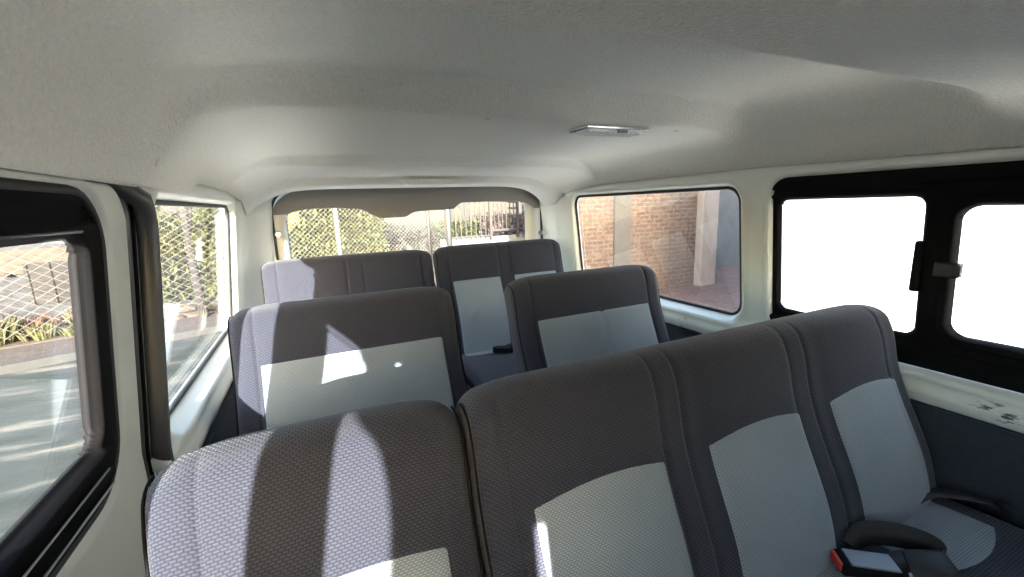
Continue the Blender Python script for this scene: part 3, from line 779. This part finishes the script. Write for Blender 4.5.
hedge('bamboo_hedge', 'bushy hedge behind the back window, right of the pale post', 4.74, 5.80, 1.65, 2.5, G0+.34, 1.8, 4200, M['leaf_a'], .13, .032, 'hedges along the street')
# leaning tree trunk and pale blue brace by the quarter window
t = thing('street_tree', 'slim dark tree trunk standing on the pavement before the hedge', 'tree', L(1.63, 1.0, G0+.1))
bm = bmesh.new(); tube(bm, [tuple(L(1.63, 1.0, G0+.05)), tuple(L(1.60, .98, -.1)), tuple(L(1.585, .96, .7)), tuple(L(1.60, .95, 1.75))], lambda q: .075-.02*q, 10)
under(t, link('trunk', bm, M['trunk'], smooth=True))
bm = bmesh.new(); tube(bm, [tuple(L(1.59, .96, .9)), tuple(L(1.68, .98, 1.3)), tuple(L(1.70, .98, 1.7))], lambda q: .05-.02*q, 8)
under(t, link('branch', bm, M['trunk'], smooth=True))
# chain link fence
def diamond(bm, s0, s1, z0, z1, n, cw, chh, r):
    k = chh/cw
    def seg(a, b): tube(bm, [(a[0], n, a[1]), (b[0], n, b[1])], r, 4)
    c = z0-(s1-s0)*k
    j = 0
    H = z1-z0; Wd = s1-s0
    t = -Wd*k
    while t < H:
        # z = z0 + t + k*(s-s0)
        sa = max(0, -t/k); sb = min(Wd, (H-t)/k)
        if sb-sa > .02:
            seg((s0+sa, z0+t+k*sa), (s0+sb, z0+t+k*sb)); seg((s1-sa, z0+t+k*sa), (s1-sb, z0+t+k*sb))
        t += chh
fn_ = thing('chain_link_fence', 'pale diamond wire fence standing along the street', 'fence', L(2, .98, G0))
bm = bmesh.new(); diamond(bm, -6.5, 2.55, G0+.30, 1.9, .70, .19, .125, .0036); o = pplace(fn_, link('wire_mesh', bm, M['wire'])); 
bm = bmesh.new(); diamond(bm, 2.55, 7.0, G0+.30, 2.2, .70, .10, .09, .0028); pplace(fn_, link('wire_mesh', bm, M['wire']))
for s, n_, r_, mt in ((-3.2, .72, .03, 'pipe'), (2.55, .72, .028, 'pipe'), (4.09, .74, .045, 'fence_paint'), (6.36, .74, .045, 'louvre'), (6.96, .72, .07, 'pipe')):
    bm = bmesh.new(); tube(bm, [(s, n_, G0), (s, n_, 2.25)], r_, 10); pplace(fn_, link('fence_post', bm, M[mt], smooth=True))
# weeds on the planting strip
for k, (s, n_, h, mt, cnt) in enumerate([(-.85, 1.5, .42, 'weed', 160), (-.55, 1.75, .36, 'redleaf', 130), (-.38, 1.45, .28, 'weed', 150), (-.05, 1.8, .34, 'redleaf', 130), (.22, 1.6, .40, 'weed', 180), (-1.15, 1.9, .45, 'redleaf', 150), (.05, 1.35, .18, 'weed', 140)]):
    lab = ['yellowish weed clump at the far left below the block wall', 'reddish weed clump below the small wall spout', 'low yellow weeds under the left edge of the louvred window', 'reddish weeds under the middle of the louvred window', 'tall pale weed under the right end of the louvred window', 'reddish bush at the left edge beyond the door window', 'small weed tuft next to the pavement edge'][k]
    t = thing('weed_clump', lab, 'plant', L(s, n_, G0+.12), 'weeds by the block wall')
    bm = bmesh.new()
    for i in range(cnt):
        a = random.uniform(0, 6.28); rr = random.uniform(0, .22); hh = h*random.uniform(.3, 1)
        c = Vector((s+rr*math.cos(a), n_+rr*math.sin(a), G0+.118)); tp = c+Vector((math.cos(a)*hh*.5, math.sin(a)*hh*.5, hh)); w_ = Vector((-math.sin(a), math.cos(a), 0))*.012
        md = (c+tp)/2+Vector((0, 0, hh*.12))
        v = [bm.verts.new(q) for q in (c-w_, c+w_, md+w_*1.4, tp, md-w_*1.4)]; bm.faces.new(v)
    pplace(t, link('blades', bm, M[mt]))

# behind the van: dry slope, low white wall and bar fence with gate
bm = bmesh.new(); hx = np.linspace(-14, 24, 40); hy = np.linspace(12.9, 40, 30)
bm = sheet(hx, hy, [], None, lambda a, b: (a, b, -.35+(b-12.9)*.36+.15*np.sin(a*.9)+.12*np.sin(b*1.3+a)))
struct(link('hill_slope', bm, M['hill'], smooth=True, solid=(.3, -1)))
t = thing('scrub_heap', 'grey scrubby mound behind the wire fence at the back window', 'bush', (1.9, 12.9, 0))
bm = bmesh.new(); leaves(bm, 1800, (.9, 2.9), (12.5, 13.6), (-.5, .62), .2, .05); under(t, link('foliage', bm, M['scrub']))
t = thing('shrub_row', 'low green shrubs behind the rusty bar fence', 'bush', (3.4, 12.8, 0))
bm = bmesh.new(); leaves(bm, 1600, (2.9, 4.3), (12.6, 13.3), (-.3, .78), .14, .04); under(t, link('foliage', bm, M['leaf_b']))
t = thing('purple_shrub', 'dull purplish shrub seen through the gate behind the van', 'bush', (4.9, 13, 0))
M['purple'] = simple('purple_leaf', (0.0330, 0.0230, 0.0241), .8, var=.4, scale=6)
bm = bmesh.new(); leaves(bm, 1800, (4.3, 6.6), (12.7, 13.6), (-.2, .95), .16, .05); under(t, link('foliage', bm, M['purple']))
bm = bmesh.new(); box(bm, 2.8, 7.5, 11.95, 12.25, G0, .30, .02)
tag(link('low_white_wall', bm, M['lowwhite']), 'low white wall under the rusty bar fence', 'wall')
bf = thing('bar_fence', 'rusty vertical bar fence on the low white wall', 'fence', (3.5, 11.8, .3))
xg0, xg1 = 4.24, 5.12
k = 2.86
while k < 6.9:
    if not (xg0-.03 < k < xg1+.03):
        bm = bmesh.new(); box(bm, k-.014, k+.014, 11.79, 11.818, .25, 2.1); under(bf, link('bar', bm, M['bar']))
    k += .152
for z in (1.42, .36):
    for a, b_ in ((2.85, xg0), (xg1, 6.9)):
        bm = bmesh.new(); box(bm, a, b_, 11.785, 11.823, z-.02, z+.02); under(bf, link('rail', bm, M['bar']))
bg = thing('bar_gate', 'rusty bar gate with heavier frame within the bar fence', 'gate', (4.68, 11.8, .3))
for x in (xg0, xg1):
    bm = bmesh.new(); box(bm, x-.035, x+.035, 11.77, 11.84, .25, 2.1); under(bg, link('gate_post', bm, M['bar']))
for z in (.50, 1.12, 1.30):
    bm = bmesh.new(); box(bm, xg0, xg1, 11.78, 11.83, z-.03, z+.03); under(bg, link('rail', bm, M['bar']))
for k in range(1, 7):
    x = xg0+(xg1-xg0)*k/7; bm = bmesh.new(); box(bm, x-.012, x+.012, 11.79, 11.818, .5, 2.1); under(bg, link('bar', bm, M['bar']))

# right side: brick wall, columns, tiled yard, white facade
bm = bmesh.new(); box(bm, 3.5, 7.45, 6.70, 6.95, G0, 3.4)
tag(link('brick_wall', bm, M['brick']), 'rough red brick wall beyond the rear quarter window', 'wall')
bm = bmesh.new(); box(bm, 4.72, 5.12, 6.66, 6.70, G0, 3.4, .01)
tag(link('concrete_column', bm, M['column']), 'grey concrete column let into the brick wall', 'column')
bm = bmesh.new(); box(bm, 6.88, 7.34, 6.52, 6.70, G0, 3.4, .02)
tag(link('pale_post', bm, M['post']), 'pale rendered post at the end of the brick wall', 'column')
bm = bmesh.new(); box(bm, 7.45, 14, 8.2, 8.45, G0, 3.6)
tag(link('concrete_wall', bm, M['concrete']), 'grey concrete wall set back behind the pale post', 'wall')
bm = bmesh.new(); box(bm, 3.5, 14, 3.2, 8.19, G0-.05, G0+.012)
struct(link('ground_tiled_yard', bm, M['tile']))
bm = bmesh.new(); prism(bm, [(5.55, 4.0), (7.25, -1.6), (13, -1.2), (13, 4.3), (5.85, 4.1)], G0, 3.8, 'Z')
tag(link('white_building', bm, M['white']), 'sunlit white building outside the black sliding window', 'building')

bm = bmesh.new(); box(bm, 2.0, 4.5, -.55, -.35, G0, 3.5)  # unseen wall, added only to keep the sun off the bricks
tag(link('added_shade_wall', bm, M['concrete']), 'tall grey unseen wall added beside the van to shade the brick wall', 'wall')
# ------------------------------------------------------------------ light
sdir = Vector((.27, 1.0, -.275)).normalized()
sun = bpy.data.lights.new('sun', 'SUN'); sun.energy = 22.0; sun.angle = math.radians(.53); sun.color = (1, .955, .89)
so = bpy.data.objects.new('sun', sun); COL.objects.link(so); so.rotation_euler = (-sdir).to_track_quat('Z', 'Y').to_euler(); so.location = (-6, -14, 8)
wd = bpy.data.worlds.new('World'); S.world = wd; wd.use_nodes = True; nt = wd.node_tree
bgn = nt.nodes['Background']; sky = nt.nodes.new('ShaderNodeTexSky'); sky.sky_type = 'NISHITA'; sky.sun_disc = False
sky.sun_elevation = math.asin(-sdir.z); sky.sun_rotation = math.atan2(-sdir.x, -sdir.y); sky.air_density = 1.0; sky.dust_density = 3.0; sky.ozone_density = 1.0
nt.links.new(sky.outputs[0], bgn.inputs[0]); bgn.inputs[1].default_value = .85

# ------------------------------------------------------------------ camera
cam = bpy.data.cameras.new('camera'); co = bpy.data.objects.new('camera', cam); COL.objects.link(co)
cam.sensor_width = 36; f = 427.0; cam.lens = f/1024*36; cam.clip_start = .02; cam.clip_end = 300
vy = Vector((312-512, 212-288.5, f)).normalized(); vx = Vector((1470-512, 170-288.5, f)); vx = (vx-vy*vx.dot(vy)).normalized(); vz = vx.cross(vy)
# rows: van axes in camera coordinates (x right, y down, z forward)
right = Vector((vx.x, vy.x, vz.x)); down = Vector((vx.y, vy.y, vz.y)); fwd = Vector((vx.z, vy.z, vz.z))
mw = Matrix((( right.x, -down.x, -fwd.x, -.495), (right.y, -down.y, -fwd.y, 0), (right.z, -down.z, -fwd.z, 1.22), (0, 0, 0, 1)))
co.matrix_world = mw; S.camera = co
S.view_settings.view_transform = 'Standard'; S.view_settings.look = 'None'; S.view_settings.gamma = 1; S.view_settings.use_curve_mapping = False
S.view_settings.exposure = 1.65
S.cycles.diffuse_bounces = 8; S.cycles.max_bounces = 16; S.cycles.transparent_max_bounces = 24
